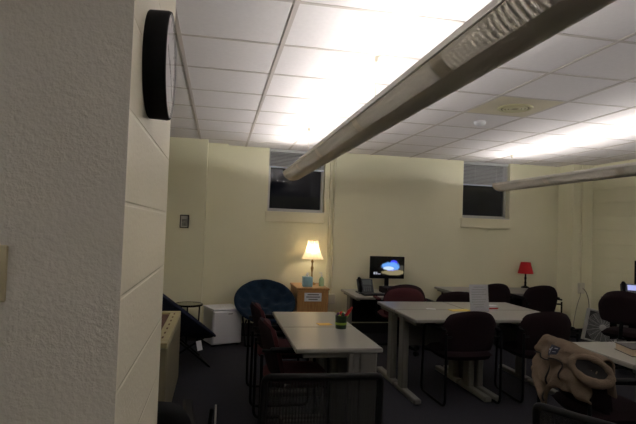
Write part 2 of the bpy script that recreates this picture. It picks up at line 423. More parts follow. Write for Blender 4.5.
# blinds
def blind(a, b, zb, ztop, label, skew=0):
    t = thing('window_blind', label, 'blind', ((a + b) / 2, YB + .055, zb), 0, 'window blinds')
    h = (b - a) / 2 - .012; n = int((ztop - zb) / .021); sl = MB()
    for k in range(n):
        z = .03 + k * .021; f = 1 - k / n
        R_ = Matrix.Translation((0, 0, z)) @ Matrix.Rotation(skew * f, 4, 'Y') @ Matrix.Rotation(.75, 4, 'X')
        sl.box(-h, h, -.0125, .0125, -.0006, .0006, T=R_)
    sl.build('slats', 'blind', t)
    MB().box(-h, h, -.014, .014, 0, .02, .003, T=Matrix.Rotation(skew, 4, 'Y')).build('bottom_rail', 'blind_rail', t)
    MB().box(-h - .006, h + .006, -.02, .02, ztop - zb, ztop - zb + .035, .003).build('head_rail', 'blind', t)
    for xx in (-.18, .18): MB().tube([(xx, -.02, 0), (xx, -.02, ztop - zb)], .0016, 5).build('lift_cord', 'pale_metal', t)
    return t
blind(.675, 1.490, 2.335, 2.575, 'sagging grey blind pulled halfway up over the window nearer the lit lamp', .035)
blind(3.645, 4.430, 2.245, 2.575, 'level grey blind with a bluish bottom rail in the window above the long desk')

# conduits on walls
c = MB().box(1.555, 1.600, YB - .025, YB, .52, CE, .004).tube([(1.632, YB - .016, .52), (1.632, YB - .016, CE)], .013, 8)
t = thing('wire_raceway', 'cream painted raceway and pipe running from ceiling behind the oak cabinet', 'conduit', (1.6, YB, 0))
for v in range(len(c.v)): c.v[v] = (c.v[v][0] - 1.6, c.v[v][1] - YB, c.v[v][2])
c.build('raceway', 'race', t); 
MB().box(-.015, .085, -.055, 0, .43, .57, .006).build('junction_box', 'boxpl', t)
t = thing('wall_conduit', 'thin cream conduit down the corner column to an outlet box above the fan', 'conduit', (5.42, 6.80, 0))
MB().tube([(0, -.014, .82), (0, -.014, CE)], .013, 8).build('conduit', 'race', t)
MB().box(-.045, .045, -.055, 0, .66, .82, .008).build('outlet_box', 'boxpl', t)
cd = MB().tube([(0, -.06, .74)] + arc((.02, -.075, .72), (.12, -.08, .60), (.11, -.06, .35), 6) + arc((.11, -.06, .33), (.10, -.05, .15), (.02, -.30, .02), 6), .006, 6)
cd2 = cd.tube([(-.03, -.06, .68)] + arc((-.04, -.06, .62), (-.12, -.06, .45), (-.15, -.05, .10), 6), .004, 5)
cd.build('power_cord', 'cord', t, True)

# light switch + clock on the near wall
t = thing('light_switch', 'beige switch plate on the rough near wall', 'switch', (-.455, 1.15, 1.385))
MB().box(-.035, .035, -.007, 0, -.0585, .0585, .003).build('cover_plate', 'beige_plate', t)
MB().box(-.006, .006, -.016, -.005, -.012, .012, .002).build('toggle', 'boxpl', t)
t = thing('wall_clock', 'round black-rimmed wall clock seen edge-on, on the near block wall', 'clock', (-.2000, 1.425, 1.925))
RY = Matrix.Rotation(PI / 2, 4, 'Y')
def disc(prof, name, m_, n=64):
    r0 = MB().lathe(prof, n=n, cap=False); r0.v = [tuple(RY @ Vector(v)) for v in r0.v]; return r0.build(name, m_, t, True)
disc([(.138, 0), (.142, .004), (.144, .050), (.142, .057), (.138, .058), (.136, .056), (.136, .045), (.05, .043), (.001, .043)], 'rim', 'black')
disc([(.1365, .044), (.1365, .0525), (.001, .0525)], 'dial', 'clock_face')
for k in range(12): MB().box(.0526, .0532, -.003, .003, .110, .126, T=Matrix.Rotation(k * PI / 6, 4, 'X')).build('hour_mark', 'ink_dark', t)
MB().box(.0536, .0544, -.004, .004, -.02, .075, T=Matrix.Rotation(1.05, 4, 'X')).build('hour_hand', 'black', t)
MB().box(.0548, .0555, -.003, .003, -.02, .11, T=Matrix.Rotation(-2.3, 4, 'X')).build('minute_hand', 'black', t)
disc([(.1375, .0575), (.08, .0585), (.001, .059)], 'lens', 'clock_glass')
# small picture on the corner pilaster
t = thing('picture_frame', 'tiny dark-framed picture hanging alone on the wall above the white fridge', 'picture', (-.428, 6.77, 1.53))
f = MB()
for q in ((-.056, -.044, -.085, .085), (.044, .056, -.085, .085), (-.056, .056, .073, .085), (-.056, .056, -.085, -.073)): f.box(q[0], q[1], -.018, 0, q[2], q[3], .002)
f.build('frame', 'frame_black', t); MB().box(-.046, .046, -.006, 0, -.075, .075).build('mount', 'photo_lit', t)
MB().box(-.030, .032, -.008, -.005, -.06, .03).build('print', 'photo_mat', t)

# ------------------------------------------------------------------ ceiling furniture
def fixture(xc, y0, y1, joints, label, cables, rt):
    t = thing('pendant_light', label, 'light', (xc, 0, 2.215), 0, 'long pendant light fixtures')
    hw, dp = .13, .095
    P = lambda a, s=1.0: (hw * s * math.cos(a), -dp * s * math.sin(a))
    def shell(mb, a0, a1, ya, yb, n, th=.003, mi=0):
        A = [math.radians(a0 + (a1 - a0) * k / n) for k in range(n + 1)]
        poly = [P(a) for a in A] + [P(a, .955) for a in A[::-1]]
        N = len(poly); vs = [(x, yy, z) for yy in (ya, yb) for x, z in poly]
        fs = [(k, (k + 1) % N, N + (k + 1) % N, N + k) for k in range(N)]
        for k in range(n): # end caps as quads
            fs.append((k, k + 1, N - 2 - k, N - 1 - k)); fs.append((N + k, N + k + 1, 2 * N - 2 - k, 2 * N - 1 - k))
        mb.add(vs, fs, mi)
    m = MB(); shell(m, 58, 122, y0, y1, 10); m.build('spine', 'fix_dark', t, True)
    for sx in (1, -1):
        m = MB(); m.box(sx * hw - .006, sx * hw + .006, y0, y1, -.014, .016, .002); m.build('rim', 'fix_rim', t)
    jj = sorted([y0] + joints + [y1])
    for k in range(len(jj) - 1):
        for lo, hi in ((6, 59), (121, 174)):
            m = MB(); shell(m, lo, hi, jj[k] + .05, jj[k + 1] - .05, 7); m.build('perforated_panel', 'perf', t, True)
    for j in joints:
        [ (lambda m: (shell(m, lo, hi, j - .051, j + .051, 7), m.build('divider_band', 'fix', t, True)))(MB()) for lo, hi in ((5, 60), (120, 175))]
    for ya, yb in ((y0, y0 + .051), (y1 - .051, y1)):
        [ (lambda m: (shell(m, lo, hi, ya, yb, 7), m.build('divider_band', 'fix', t, True)))(MB()) for lo, hi in ((5, 60), (120, 175))]
    for yy, sg in ((y0, -1), (y1, 1)):                       # rounded ends
        def fn(u, v):
            a = u * PI; w = v * PI / 2
            x, z = P(a, math.cos(w)); return (x, yy + sg * .05 * math.sin(w), z)
        m = MB(); m.grid(fn, 20, 6); m.build('end_cap', 'fix_rim', t, True)
    # open trough: two lamp tubes per section over a reflector
    m = MB().box(-.05, .05, y0 + .03, y1 - .03, -.074, -.068); m.build('reflector', 'fix_in', t)
    for k in range(len(jj) - 1):
        for sx in (-.052, .052):
            m = MB().tube([(sx, jj[k] + .04, .004), (sx, jj[k + 1] - .04, .004)], .013, 10); m.build('lamp_tube', 'tube', t, True)
    for j in jj: MB().box(-hw, hw, j - .012, j + .012, -.016, -.008).build('cross_bar', 'fix_rim', t)
    for cy in cables:
        MB().tube([(0, cy, -.010), (0, cy, CE - 2.215 - .03)], .002, 6).build('suspension_cable', 'wire', t)
        MB().lathe([(.010, -.045), (.012, -.01), (.03, -.006), (.03, 0)], (0, cy, CE - 2.215), 16).build('ceiling_mount', 'wire', t, True)
    return t
fixture(.945, -2.40, 6.62, [-1.10, .65, 1.874, 3.10, 4.375, 5.50], 'long pendant light overhead ending before the window nearest the lit lamp', [.65, 3.067, 5.50], 1)
fixture(3.955, -2.40, 6.62, [-1.10, .65, 1.874, 3.10, 4.30, 5.45], 'long pendant light ending before the window above the long desk', [.65, 3.067, 6.35], 1)

fixture(-2.065, -2.40, .55, [-1.10], 'unseen short pendant light added to brighten the rough near wall', [-1.10], 1)  # third fixture, out of view, added to brighten the rough wall face
tag(MB().box(GX + 4 * T + .014, GX + 5 * T - .014, GY + 2 * T + .012, GY + 3 * T - .012, CE - .003, CE + .001).build('ceiling_tile', 'stain_tile'), 'yellowed ceiling tile holding the round vent', 'ceiling tile')
t = thing('ceiling_vent', 'round yellowed air vent in the ceiling beyond the first light', 'vent', (2.50, 3.985, CE - .003))
MB().lathe([(.150, 0), (.148, -.008), (.128, -.014), (.120, -.006), (.001, -.006)], n=40, cap=False).build('ring', 'stain_vent', t, True)
for r in (.095, .068, .040): MB().lathe([(r + .011, -.006), (r + .008, -.013), (r - .004, -.013), (r - .009, -.006)], n=36, cap=False).build('louvre_ring', 'stain_vent', t, True)
v = MB().lathe([(.118, -.0065), (.001, -.0068)], n=36, cap=False); v.build('throat', 'vent_dark', t)
t = thing('smoke_detector', 'small white smoke detector on the ceiling beside the yellowed vent', 'detector', (2.505, 4.60, CE))
MB().lathe([(.06, 0), (.058, -.02), (.046, -.036), (.02, -.042), (.001, -.042)], n=28, cap=False).build('housing', 'white_fridge', t, True)
MB().lathe([(.05, -.022), (.051, -.028), (.047, -.034)], n=28, cap=False).build('vent_band', 'vent_dark', t, True)
tag(MB().lathe([(.10, 0), (.098, -.006), (.085, -.008), (.001, -.008)], (1.206, 4.45, CE), 32, False).build('ceiling_speaker', 'ceil_tile', None, True), 'faint round white disc on the ceiling left of the first light', 'speaker')

# ------------------------------------------------------------------ tables
def unit_table(name, L_, D_, label, loc, rz, group, legs_off=.13, wide=False):
    """L_ along local x, D_ along local y, leg columns set toward local +y (the joint side)"""
    t = thing(name, label, 'table', loc, rz, group); H = .737
    m = MB().box(-L_ / 2, L_ / 2, -D_ / 2, D_ / 2, H - .030, H, .006); m.build('table_top', 'lam', t)
    for sx in (-1, 1):
        x = sx * (L_ / 2 - .045); cy = legs_off
        g = MB().box(x - .03, x + .03, cy - .06, cy + .06, .03, H - .031, .01)
        if wide: g.box(x - .018, x + .018, cy - .125, cy + .06, .03, H - .06); g.box(x - .03, x + .03, cy - .135, cy - .095, .03, H - .031, .008)
        g.box(x - .022, x + .022, -D_ / 2 + .05, D_ / 2 - .03, H - .065, H - .031, .004)
        o = g.build('leg', 'leg', t)
        MB().box(x - .034, x + .034, -D_ / 2 + .01, D_ / 2 - .01, 0, .045, .008).build('foot', 'leg', o)
    MB().box(-L_ / 2 + .08, L_ / 2 - .08, D_ / 2 - .045, D_ / 2 - .03, .40, H - .03).build('modesty_panel', 'leg', t)
    return t
G1 = 'grey tables with the pen cup'
# table pair seen end-on: its joint side faces right
# local +y must face world +x: rotate by -90 degrees
def pair(label, yc, L_, front):
    t = unit_table('training_table', L_, .575, label, (.80, yc, 0), -PI / 2, G1, .195, True)
    return t
pair('pale grey table carrying the pen cup, behind the mesh-back chair', 3.526, .70, True)
pair('pale grey table between the pen cup table and the oak cabinet', 4.228, .70, False)
G2 = 'grey tables around the standing sheet'
mid = [('grey table carrying the yellow notepad, bare legs showing at its end', 2.098, 4.45, 0), ('grey table carrying the standing white sheet', 2.862, 4.45, 0),
       ('grey table carrying the small white card, beside the maroon swivel chair', 2.098, 4.996, PI), ('grey table carrying the small red box with a white top', 2.862, 4.996, PI)]
for lb, x, y, rz in mid: unit_table('training_table', .76, .54, lb, (x, y, 0), rz, G2, .115)
G3 = 'grey tables with the thick book'
unit_table('training_table', .62, .76, 'grey table holding the thick dark-covered book', (2.90, 2.99, 0), -PI / 2, G3, .25)
unit_table('training_table', .62, .76, 'grey table joined to the book table on its near side', (2.90, 2.368, 0), -PI / 2, G3, .25)

def desk(name, x0, x1, y0, y1, label, H=.74):
    t = thing(name, label, 'desk', ((x0 + x1) / 2, (y0 + y1) / 2, 0)); hx, hy = (x1 - x0) / 2, (y1 - y0) / 2
    MB().box(-hx, hx, -hy, hy, H - .032, H, .007).build('desk_top', 'lam', t)
    for sx in (-1, 1):
        x = sx * (hx - .05)
        o = MB().box(x - .02, x + .02, hy - .40, hy - .25, .04, H - .033, .005).box(x - .018, x + .018, -hy + .06, hy - .04, H - .060, H - .033, .003).build('leg', 'leg', t)
        MB().box(x - .03, x + .03, -hy + .04, hy - .01, 0, .042, .006).build('foot', 'leg', o)
    MB().box(-hx + .08, hx - .08, hy - .10, hy - .08, .2, H - .033).build('modesty_panel', 'black', t)
    return t
desk('computer_desk', 1.755, 2.62, 6.22, 7.06, 'pale grey desk under the lit monitor by the raceway', .65)
desk('computer_desk', 3.19, 4.72, 6.36, 7.09, 'long grey desk along the back wall carrying the red lamp', .70)
desk('computer_desk', 4.98, 5.60, 4.00, 5.86, 'desk against the block wall, under the lit phone')

# ------------------------------------------------------------------ guest chairs (sled base, arms)
def guest_chair(fab, back_fab, label, cat='chair'):
    t = thing('guest_chair', label, cat)
    MB().cushion(.250, .240, .095, .22, .22, mx=Matrix.Translation((0, .02, .425)) @ Matrix.Rotation(PI / 2, 4, 'X'), e=.28).build('seat', fab, t, True)
    lean = Matrix.Translation((0, -.20, .625)) @ Matrix.Rotation(.25, 4, 'X')
    MB().cushion(.255, .195, .045, .46, .16, bend=.045, mx=lean @ Matrix.Translation((0, .028, 0)), p=6).build('backrest', fab, t, True)
    MB().cushion(.268, .207, .040, .46, .16, bend=.048, mx=lean @ Matrix.Translation((0, -.004, .004)), p=6).build('back_shell', back_fab, t, True)
    for sx in (-1, 1):
        x = sx * .262
        loop = fillet([(x, -.26, .012), (x, .22, .012), (x * 1.0, .20, .64), (x, -.20, .655)], .06) 
        loop = [Vector((x, -.26, .012))] and fillet([(x, -.255, .63), (x, -.255, .012), (x, .235, .012), (x, .205, .640), (x, -.255, .655)], .06)
        o = MB().tube(loop, .0115, 8).build('side_frame', 'blackmetal', t, True)
        MB().box(x - .024, x + .024, -.20, .17, .650, .676, .01).build('armrest', 'black', t)
        MB().tube([(x, -.255, .60), (sx * .20, -.235, .60)], .010, 6).build('bracket', 'blackmetal', t, True); MB().tube([(x, .21, .40), (sx * .18, .12, .398)], .010, 6).build('bracket', 'blackmetal', t, True)
    return t
def gplace(fab, shell, x, y, rz, label, group, scale=None, proto={}):
    k = (fab, shell)
    if k not in proto:
        c = guest_chair(fab, shell, label); proto[k] = c; c.location = (x, y, 0); c.rotation_euler = (0, 0, rz); c['group'] = group
        if scale: c.scale = scale
        return c
    return dup(proto[k], (x, y, 0), rz, label, group, scale=scale)
GC = 'guest chairs round the tables'
gplace('maroon', 'darkfab', .585, 3.74, -PI / 2, 'nearer maroon chair side-on along the pen cup table', GC)
gplace('maroon', 'darkfab', .575, 4.52, -PI / 2, 'farther maroon chair side-on, in front of the round tufted blue chair', GC)
gplace('darkfab', 'darkfab', 2.222, 4.345, .02, 'dark chair tucked under the tables right below the standing white sheet', GC)
gplace('darkfab', 'darkfab', 2.985, 4.345, -.04, 'dark chair tucked under the tables just behind the draped jacket', GC)
gplace('maroon', 'darkfab', 2.975, 6.13, .0, 'low maroon chair at the long desk, left of the standing white sheet', GC, (1, 1, .94))
gplace('darkfab', 'darkfab', 3.515, 6.13, -.03, 'black chair just right of the standing white sheet', GC, (.86, 1, 1.07))
gplace('darkfab', 'darkfab', 4.18, 6.13, -.05, 'black chair at the long desk below the red lamp', GC, (.92, 1, 1.05))
gplace('darkfab', 'darkfab', 2.45, 2.88, -PI / 2 - .06, 'dark chair carrying the beige jacket', GC)
gplace('frame_dark', 'frame_dark', -.36, 2.50, .10, 'dark rounded chair back at the foot of the near wall', GC, (1, 1, .90))

# ------------------------------------------------------------------ task chairs
def star_base(t, r=.29, z=.07):
    for k in range(5):
        a = 2 * PI * k / 5 + .3
        o = MB().tube([(.03 * math.cos(a), .03 * math.sin(a), .10), (r * math.cos(a), r * math.sin(a), z)], [.022, .014], 8).build('base_arm', 'black', t, True)
        c_ = MB().tube([(r * math.cos(a) - .02 * math.sin(a), r * math.sin(a) + .02 * math.cos(a), .029), (r * math.cos(a) + .02 * math.sin(a), r * math.sin(a) - .02 * math.cos(a), .029)], .028, 12).tube([(r * math.cos(a), r * math.sin(a), .03), (r * math.cos(a), r * math.sin(a), .075)], .008, 6)
        c_.build('caster', 'black', o, True)
    MB().lathe([(.035, .07), (.035, .13), (.025, .14), (.025, .40)], n=16).build('gas_column', 'blackmetal', t, True)
def mesh_chair(label):
    t = thing('mesh_chair', label, 'chair')
    star_base(t)
    MB().cushion(.25, .24, .085, .2, .2, mx=Matrix.Translation((0, .02, .455)) @ Matrix.Rotation(PI / 2, 4, 'X')).build('seat', 'black', t, True)
    lean = Matrix.Translation((0, -.235, .70)) @ Matrix.Rotation(.10, 4, 'X')
    hw, hh = .247, .215
    out = []
    for (x, z) in [(-hw * 1.0, -hh), (-hw * .98, hh), (hw * .98, hh), (hw * 1.0, -hh)]: out.append((x, 0, z))
    pts = fillet(out, .028, 5, True)
    dense = []
    for i, p in enumerate(pts):
        q = pts[(i + 1) % len(pts)]; n = max(1, int((q - p).length / .04))
        dense += [p.lerp(q, k / n) for k in range(n)]
    cv = lambda p: lean @ Vector((p.x, -.05 + .05 * (p.x / hw) ** 2, p.z + (.020 * (1 - (p.x / hw) ** 2) if p.z > 0 else 0)))
    MB().tube([cv(p) for p in dense], .015, 8, True).build('back_frame', 'frame_dark', t, True)
    sf = lambda u, v: cv(Vector(((u * 2 - 1) * hw * .985, 0, (v * 2 - 1) * hh * .97)))
    MB().grid(sf, 16, 10).build('mesh_back', 'mesh', t, True)
    MB().tube([lean @ Vector((0, -.07, -.10)), (0, -.27, .50), (0, -.15, .41), (0, 0, .40)], .022, 8).build('back_spine', 'frame_dark', t, True)
    lb = [lean @ Vector((x_, -.06 + .05 * (x_ / hw) ** 2, -.05)) for x_ in (-.22, -.11, 0, .11, .22)]
    MB().tube(lb, .022, 8).build('lumbar_bar', 'frame_dark', t, True)
    return t
GM = 'black mesh-back chairs'
mc = mesh_chair('black mesh-back chair facing the table with the pen cup')
mc.scale = (1, 1, .978); mc.location = (.460, 2.31, 0); mc.rotation_euler = (0, 0, -.03); mc['group'] = GM
dup(mc, (1.535, 1.64, 0), -1.02, 'black mesh-back chair turned sideways in front of the draped jacket', GM, scale=(1, 1, .955))

def task_chair(label, loc, rz, fab='maroon', zb=.655, hb=.205, arms=True):
    t = thing('task_chair', label, 'chair', loc, rz); star_base(t, .27)
    MB().cushion(.25, .23, .09, .2, .2, mx=Matrix.Translation((0, .03, .46)) @ Matrix.Rotation(PI / 2, 4, 'X')).build('seat', fab, t, True)
    lean = Matrix.Translation((0, -.22, zb)) @ Matrix.Rotation(.12, 4, 'X')
    MB().cushion(.265, hb, .055, .46, .2, bend=.05, mx=lean @ Matrix.Translation((.015, .03, 0)), p=6).build('backrest', 'darkfab', t, True)
    MB().cushion(.255, hb - .02, .035, .46, .2, bend=.05, mx=lean @ Matrix.Translation((.0, -.012, -.012)), p=6).build('back_panel', fab, t, True)
    MB().tube([lean @ Vector((0, .02, -.05)), (0, -.26, .44), (0, 0, .41)], .02, 8).build('back_bar', 'black', t, True)
    for sx in (-1, 1) if arms else ():
        o = MB().tube(fillet([(sx * .2, .02, .43), (sx * .29, .02, .44), (sx * .29, .02, .65)], .05), .014, 8).build('arm_post', 'black', t, True)
        MB().box(sx * .29 - .03, sx * .29 + .03, -.11, .13, .65, .675, .012).build('arm_pad', 'maroon', o)
    return t
task_chair('maroon high-backed swivel chair at the computer desk', (2.27, 6.05, 0), -.08)

task_chair('black armless swivel chair facing the desk with the lit phone', (4.50, 4.86, 0), -PI / 2 + .50, 'darkfab', .755, .185, False)

# slim stand at the bottom left
t = thing('folding_easel', 'slim black stand with a pale metal edge near the foot of the near wall', 'easel', (.016, 2.22, 0))
MB().box(.003, .011, -.006, .006, 0, .735, .002).build('upright', 'pale_metal', t)
MB().box(-.008, .008, -.01, .01, -.36, .36, .003, T=Matrix.Translation((-.052, .01, .36)) @ Matrix.Rotation(.12, 4, 'Y')).build('strut', 'black', t)

# ------------------------------------------------------------------ left corner
# cream cabinet
t = thing('storage_cabinet', 'low cream cabinet with a dark red inset top behind the near wall', 'cabinet', (-.69, 4.45, 0))
hx, hy = .37, .69
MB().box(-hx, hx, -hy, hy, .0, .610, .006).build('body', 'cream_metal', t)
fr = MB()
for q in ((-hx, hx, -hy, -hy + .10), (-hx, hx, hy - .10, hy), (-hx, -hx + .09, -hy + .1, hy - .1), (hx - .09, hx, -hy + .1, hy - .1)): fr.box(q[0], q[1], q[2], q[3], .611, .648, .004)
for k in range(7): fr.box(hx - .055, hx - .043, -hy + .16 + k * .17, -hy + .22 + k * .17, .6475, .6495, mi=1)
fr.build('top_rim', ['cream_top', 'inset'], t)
MB().box(-hx + .09, hx - .09, -hy + .1, hy - .1, .611, .632).build('inset_panel', 'inset', t)
MB().box(hx - .001, hx + .002, -hy + .02, hy - .02, .02, .60).build('side_panel', 'cream_metal', t)

def saucer(name, R, dep, tufts, mat_, T_, parent, seed=1):
    rnd = random.Random(seed); tu = []
    for r_, n, ph in ((0, 1, 0), (.42 * R, 6, .3), (.76 * R, 11, 0)):
        for k in range(n): a = 2 * PI * k / n + ph; tu.append((r_ * math.cos(a), r_ * math.sin(a)))
    nr, na = 26, 56; vs = []; fs = []
    def top(r, a):
        x, y = r * math.cos(a), r * math.sin(a)
        z = dep * (r / R) ** 2 * (1 - .10 * (r / R) ** 6)
        if tufts:
            for tx, ty in tu: z -= .050 * math.exp(-((x - tx) ** 2 + (y - ty) ** 2) / .0032)
        return z
    rows = []
    for i in range(nr + 1):
        r = R * i / nr; rows.append([Vector((r * math.cos(2 * PI * k / na), r * math.sin(2 * PI * k / na), top(r, 2 * PI * k / na) + .06 * max(0, 1 - (r / R) ** 8) ** .5)) for k in range(na)])
    for i in range(nr, -1, -1):
        r = R * i / nr; rows.append([Vector((r * math.cos(2 * PI * k / na), r * math.sin(2 * PI * k / na), dep * (r / R) ** 2 * (1 - .10 * (r / R) ** 6) - .045 * max(0, 1 - (r / R) ** 8) ** .5)) for k in range(na)])
    m = MB(); m.add([T_ @ v for q in rows for v in q], [(i * na + k, i * na + (k + 1) % na, (i + 1) * na + (k + 1) % na, (i + 1) * na + k) for i in range(len(rows) - 1) for k in range(na)])
    return m.build(name, mat_, parent, True, weld=True)
# round blue tufted chair
t = thing('saucer_chair', 'round navy tufted chair against the back wall beside the oak cabinet', 'chair', (.632, 6.66, 0))
TS = Matrix.Translation((0, -.04, .45)) @ Matrix.Rotation(math.radians(36), 4, 'X')
saucer('cushion', .395, .14, True, 'navy', TS, t)
for sx in (-1, 1):
    MB().tube([(sx * .30, .24, .62), (sx * .24, -.30, .015), (sx * .16, -.30, .015)], .012, 8).build('leg', 'blackmetal', t, True)
    MB().tube([(sx * .24, -.30, .33), (sx * .26, .34, .015), (sx * .2, .34, .015)], .012, 8).build('leg', 'blackmetal', t, True)
MB().tube([(-.24, -.30, .015), (.24, -.30, .015)], .011, 8).build('floor_bar', 'blackmetal', t, True); MB().tube([(-.28, .34, .015), (.28, .34, .015)], .011, 8).build('floor_bar', 'blackmetal', t, True)
# dark folding saucer chair seen from the side
t = thing('saucer_chair', 'dark navy folding saucer chair seen side-on behind the cream cabinet', 'chair', (-.475, 5.62, 0), .24)
TS = Matrix.Translation((.02, 0, .425)) @ Matrix.Rotation(math.radians(38), 4, 'Y')
saucer('seat_sling', .45, .20, False, 'navyblack', TS, t, 2)
MB().tube([TS @ Vector((.45 * math.cos(a), .45 * math.sin(a), .185)) for a in [2 * PI * k / 40 for k in range(40)]], .014, 8, True).build('rim', 'navyblack', t, True)
for sy in (-1, 1):
    MB().tube([(-.22, sy * .30, .55), (.40, sy * .24, .012), (.40, sy * .12, .012)], .011, 8).build('leg', 'blackmetal', t, True)
    MB().tube([(.36, sy * .26, .34), (-.20, sy * .27, .012), (-.20, sy * .15, .012)], .011, 8).build('leg', 'blackmetal', t, True)
MB().tube([(.40, -.24, .012), (.40, .24, .012)], .010, 8).build('floor_bar', 'blackmetal', t, True); MB().tube([(-.2, -.27, .012), (-.2, .27, .012)], .010, 8).build('floor_bar', 'blackmetal', t, True)
MB().box(-.026, .026, -.001, .001, -.055, .045, T=Matrix.Translation((.26, -.36, .27)) @ Matrix.Rotation(-.2, 4, 'Y')).build('care_tag', 'paper', t)
# round side table
t = thing('side_table', 'small round black side table with a glass top beside the white fridge', 'table', (-.315, 6.47, 0))
MB().lathe([(.168, .495), (.172, .500), (.172, .516), (.166, .520)], n=36, cap=False).build('rim', 'black', t, True)
MB().lathe([(.001, .516), (.165, .5165), (.165, .505), (.001, .505)], n=36, cap=False).build('glass_top', 'glass_top', t, True)
for k in range(3):
    a = 2 * PI * k / 3 + .5
    MB().tube([(.15 * math.cos(a), .15 * math.sin(a), .50), (.135 * math.cos(a), .135 * math.sin(a), 0)], .009, 8).build('leg', 'black', t, True)
# mini fridge
t = thing('mini_fridge', 'small white fridge on the carpet between side table and round blue chair', 'fridge', (.102, 6.60, 0), math.radians(21))
MB().box(-.185, .185, -.145, .19, .02, .445, .008).build('cabinet', 'white_fridge', t)
MB().box(-.188, .188, -.195, -.150, .03, .435, .012).build('door', 'white_fridge', t)
MB().box(-.192, .192, -.19, .195, .445, .465, .008).build('top_panel', 'white_fridge', t)
MB().box(.0, .06, -.199, -.195, .395, .405).build('badge', 'ink_dark', t)
for sx in (-.16, .16):
    for sy in (-.13, .15): MB().lathe([(.016, 0), (.016, .022)], (sx, sy, 0), 12).build('foot', 'black', t)

# oak cabinet with the lamp
t = thing('file_cabinet', 'oak cabinet with a taped white notice, under the lit lamp', 'cabinet', (1.245, 6.79, 0))
MB().box(-.205, .205, -.30, .31, .0, .700, .003).build('body', 'oak', t)
MB().box(-.215, .215, -.325, .32, .700, .726, .005).build('top', 'oak', t)
for z0, z1 in ((.03, .345), (.36, .69)):
    d = MB().box(-.195, .195, -.318, -.30, z0, z1, .004).build('drawer', 'oak', t)
    MB().box(-.05, .05, -.335, -.318, z0 + .03, z0 + .042, .003).build('handle', 'brass', d)
n_ = MB().box(-.115, .110, -.3215, -.3185, .555, .665).build('notice', 'paper', t)
ln = MB()
for k, w in enumerate((.075, .09, .06)): ln.box(-w, w, -.3225, -.3214, .635 - k * .030, .648 - k * .030)
ln.build('printed_lines', 'ink_dark', n_)
ZT = .726
t = thing('table_lamp', 'lit brass lamp with a white pleated bell shade on the oak cabinet', 'lamp', (1.305, 6.93, ZT))
MB().lathe([(.058, 0), (.060, .012), (.045, .020), (.020, .032), (.012, .06), (.017, .085), (.011, .11), (.009, .16), (.018, .20), (.022, .225), (.012, .25), (.010, .29), (.020, .31), (.014, .325), (.011, .39)], n=20).build('stem', 'brass', t, True)
sh = MB().lathe([(.150, .350), (.125, .40), (.098, .46), (.080, .52), (.072, .580), (.070, .605)], n=96, cap=False, flute=.03, nf=16); so = sh.build('lamp_shade', 'shade', t, True)
MB().tube([(.070 * math.cos(a), .070 * math.sin(a), .603) for a in [2 * PI * k / 24 for k in range(24)]], .003, 5, True).tube([(-.07, 0, .60), (.07, 0, .60)], .002, 5).tube([(0, 0, .39), (0, 0, .60)], .003, 5).build('shade_ring', 'brass', t, True)
MB().lathe([(.001, .415), (.014, .42), (.020, .44), (.030, .475), (.028, .50), (.016, .52), (.001, .526)], n=16, cap=False).build('bulb', 'bulb', t, True)
t = thing('tissue_box', 'pale blue tissue box beside the lit lamp', 'tissue box', (1.195, 6.66, ZT))
MB().box(-.062, .062, -.062, .062, 0, .128, .003).build('carton', 'tissue', t)
MB().grid(lambda u, v: (.045 * (u - .5) * (1 - .4 * v) + .006 * math.sin(9 * v), .012 * math.sin(7 * u + 3 * v), .128 + .06 * v * (1 - .6 * (u - .4) ** 2)), 8, 6).build('tissue', 'white', t, True)
t = thing('pump_bottle', 'pale green sanitizer bottle right of the lit lamp', 'bottle', (1.395, 6.70, ZT))
MB().lathe([(.001, 0), (.034, 0), (.036, .01), (.034, .085), (.028, .105), (.013, .118), (.013, .13)], n=20, cap=False).build('bottle_body', 'green_plastic', t, True)
MB().lathe([(.015, .128), (.015, .145), (.005, .147), (.005, .175)], n=14).box(-.035, .008, -.007, .007, .172, .184, .003).build('pump', 'white_fridge', t)

# ------------------------------------------------------------------ computer desk things
DZ = .65
def monitor(label, loc, rz, w, h, zc, screen):
    t = thing('computer_monitor', label, 'monitor', loc, rz)
    bx = MB().box(-w / 2, w / 2, -.012, .028, zc - h / 2, zc + h / 2, .006).build('housing', 'black', t)
    sc = MB().add([(-w / 2 + .012, 0, -h / 2 + .018), (w / 2 - .012, 0, -h / 2 + .018), (w / 2 - .012, 0, h / 2 - .012), (-w / 2 + .012, 0, h / 2 - .012)], [(0, 1, 2, 3)]).build('screen', screen, t, loc=(0, -.0128, zc))
    MB().box(-.03, .03, .0, .035, .015, zc - h / 2 + .03, .006).build('neck', 'black', t)
    MB().lathe([(.10, 0), (.10, .008), (.03, .018)], n=28).build('stand', 'black', t, True)
    return t, sc
t, sc = monitor('lit monitor showing a blue and white picture at the back wall', (2.395, 6.93, DZ), 0, .51, .315, .328, 'screen')
mk = MB()
for x0, x1, z0, z1 in ((-.205, -.178, -.098, -.064), (-.170, -.150, -.098, -.064), (-.145, -.10, -.098, -.086)): mk.add([(x0, -.0008, z0), (x1, -.0008, z0), (x1, -.0008, z1), (x0, -.0008, z1)], [(0, 1, 2, 3)])
mk.build('screen_marks', 'screen_mark', sc)
t = thing('desktop_computer', 'flat black computer box under the lit monitor', 'computer', (2.40, 6.62, DZ))
MB().box(-.17, .17, -.15, .16, .004, .085, .006).build('case', 'black', t)
MB().box(-.16, .16, -.156, -.150, .012, .078, .003).build('front_panel', 'handset', t)
t = thing('keyboard', 'black keyboard on the computer desk in front of the phone', 'keyboard', (2.10, 6.42, DZ), .05)
MB().box(-.21, .21, -.065, .065, 0, .018, .004).build('case', 'black', t)
k = MB()
for i in range(14):
    for j in range(5): k.box(-.2 + i * .0287, -.2 + i * .0287 + .024, -.058 + j * .024, -.058 + j * .024 + .020, .018, .024)
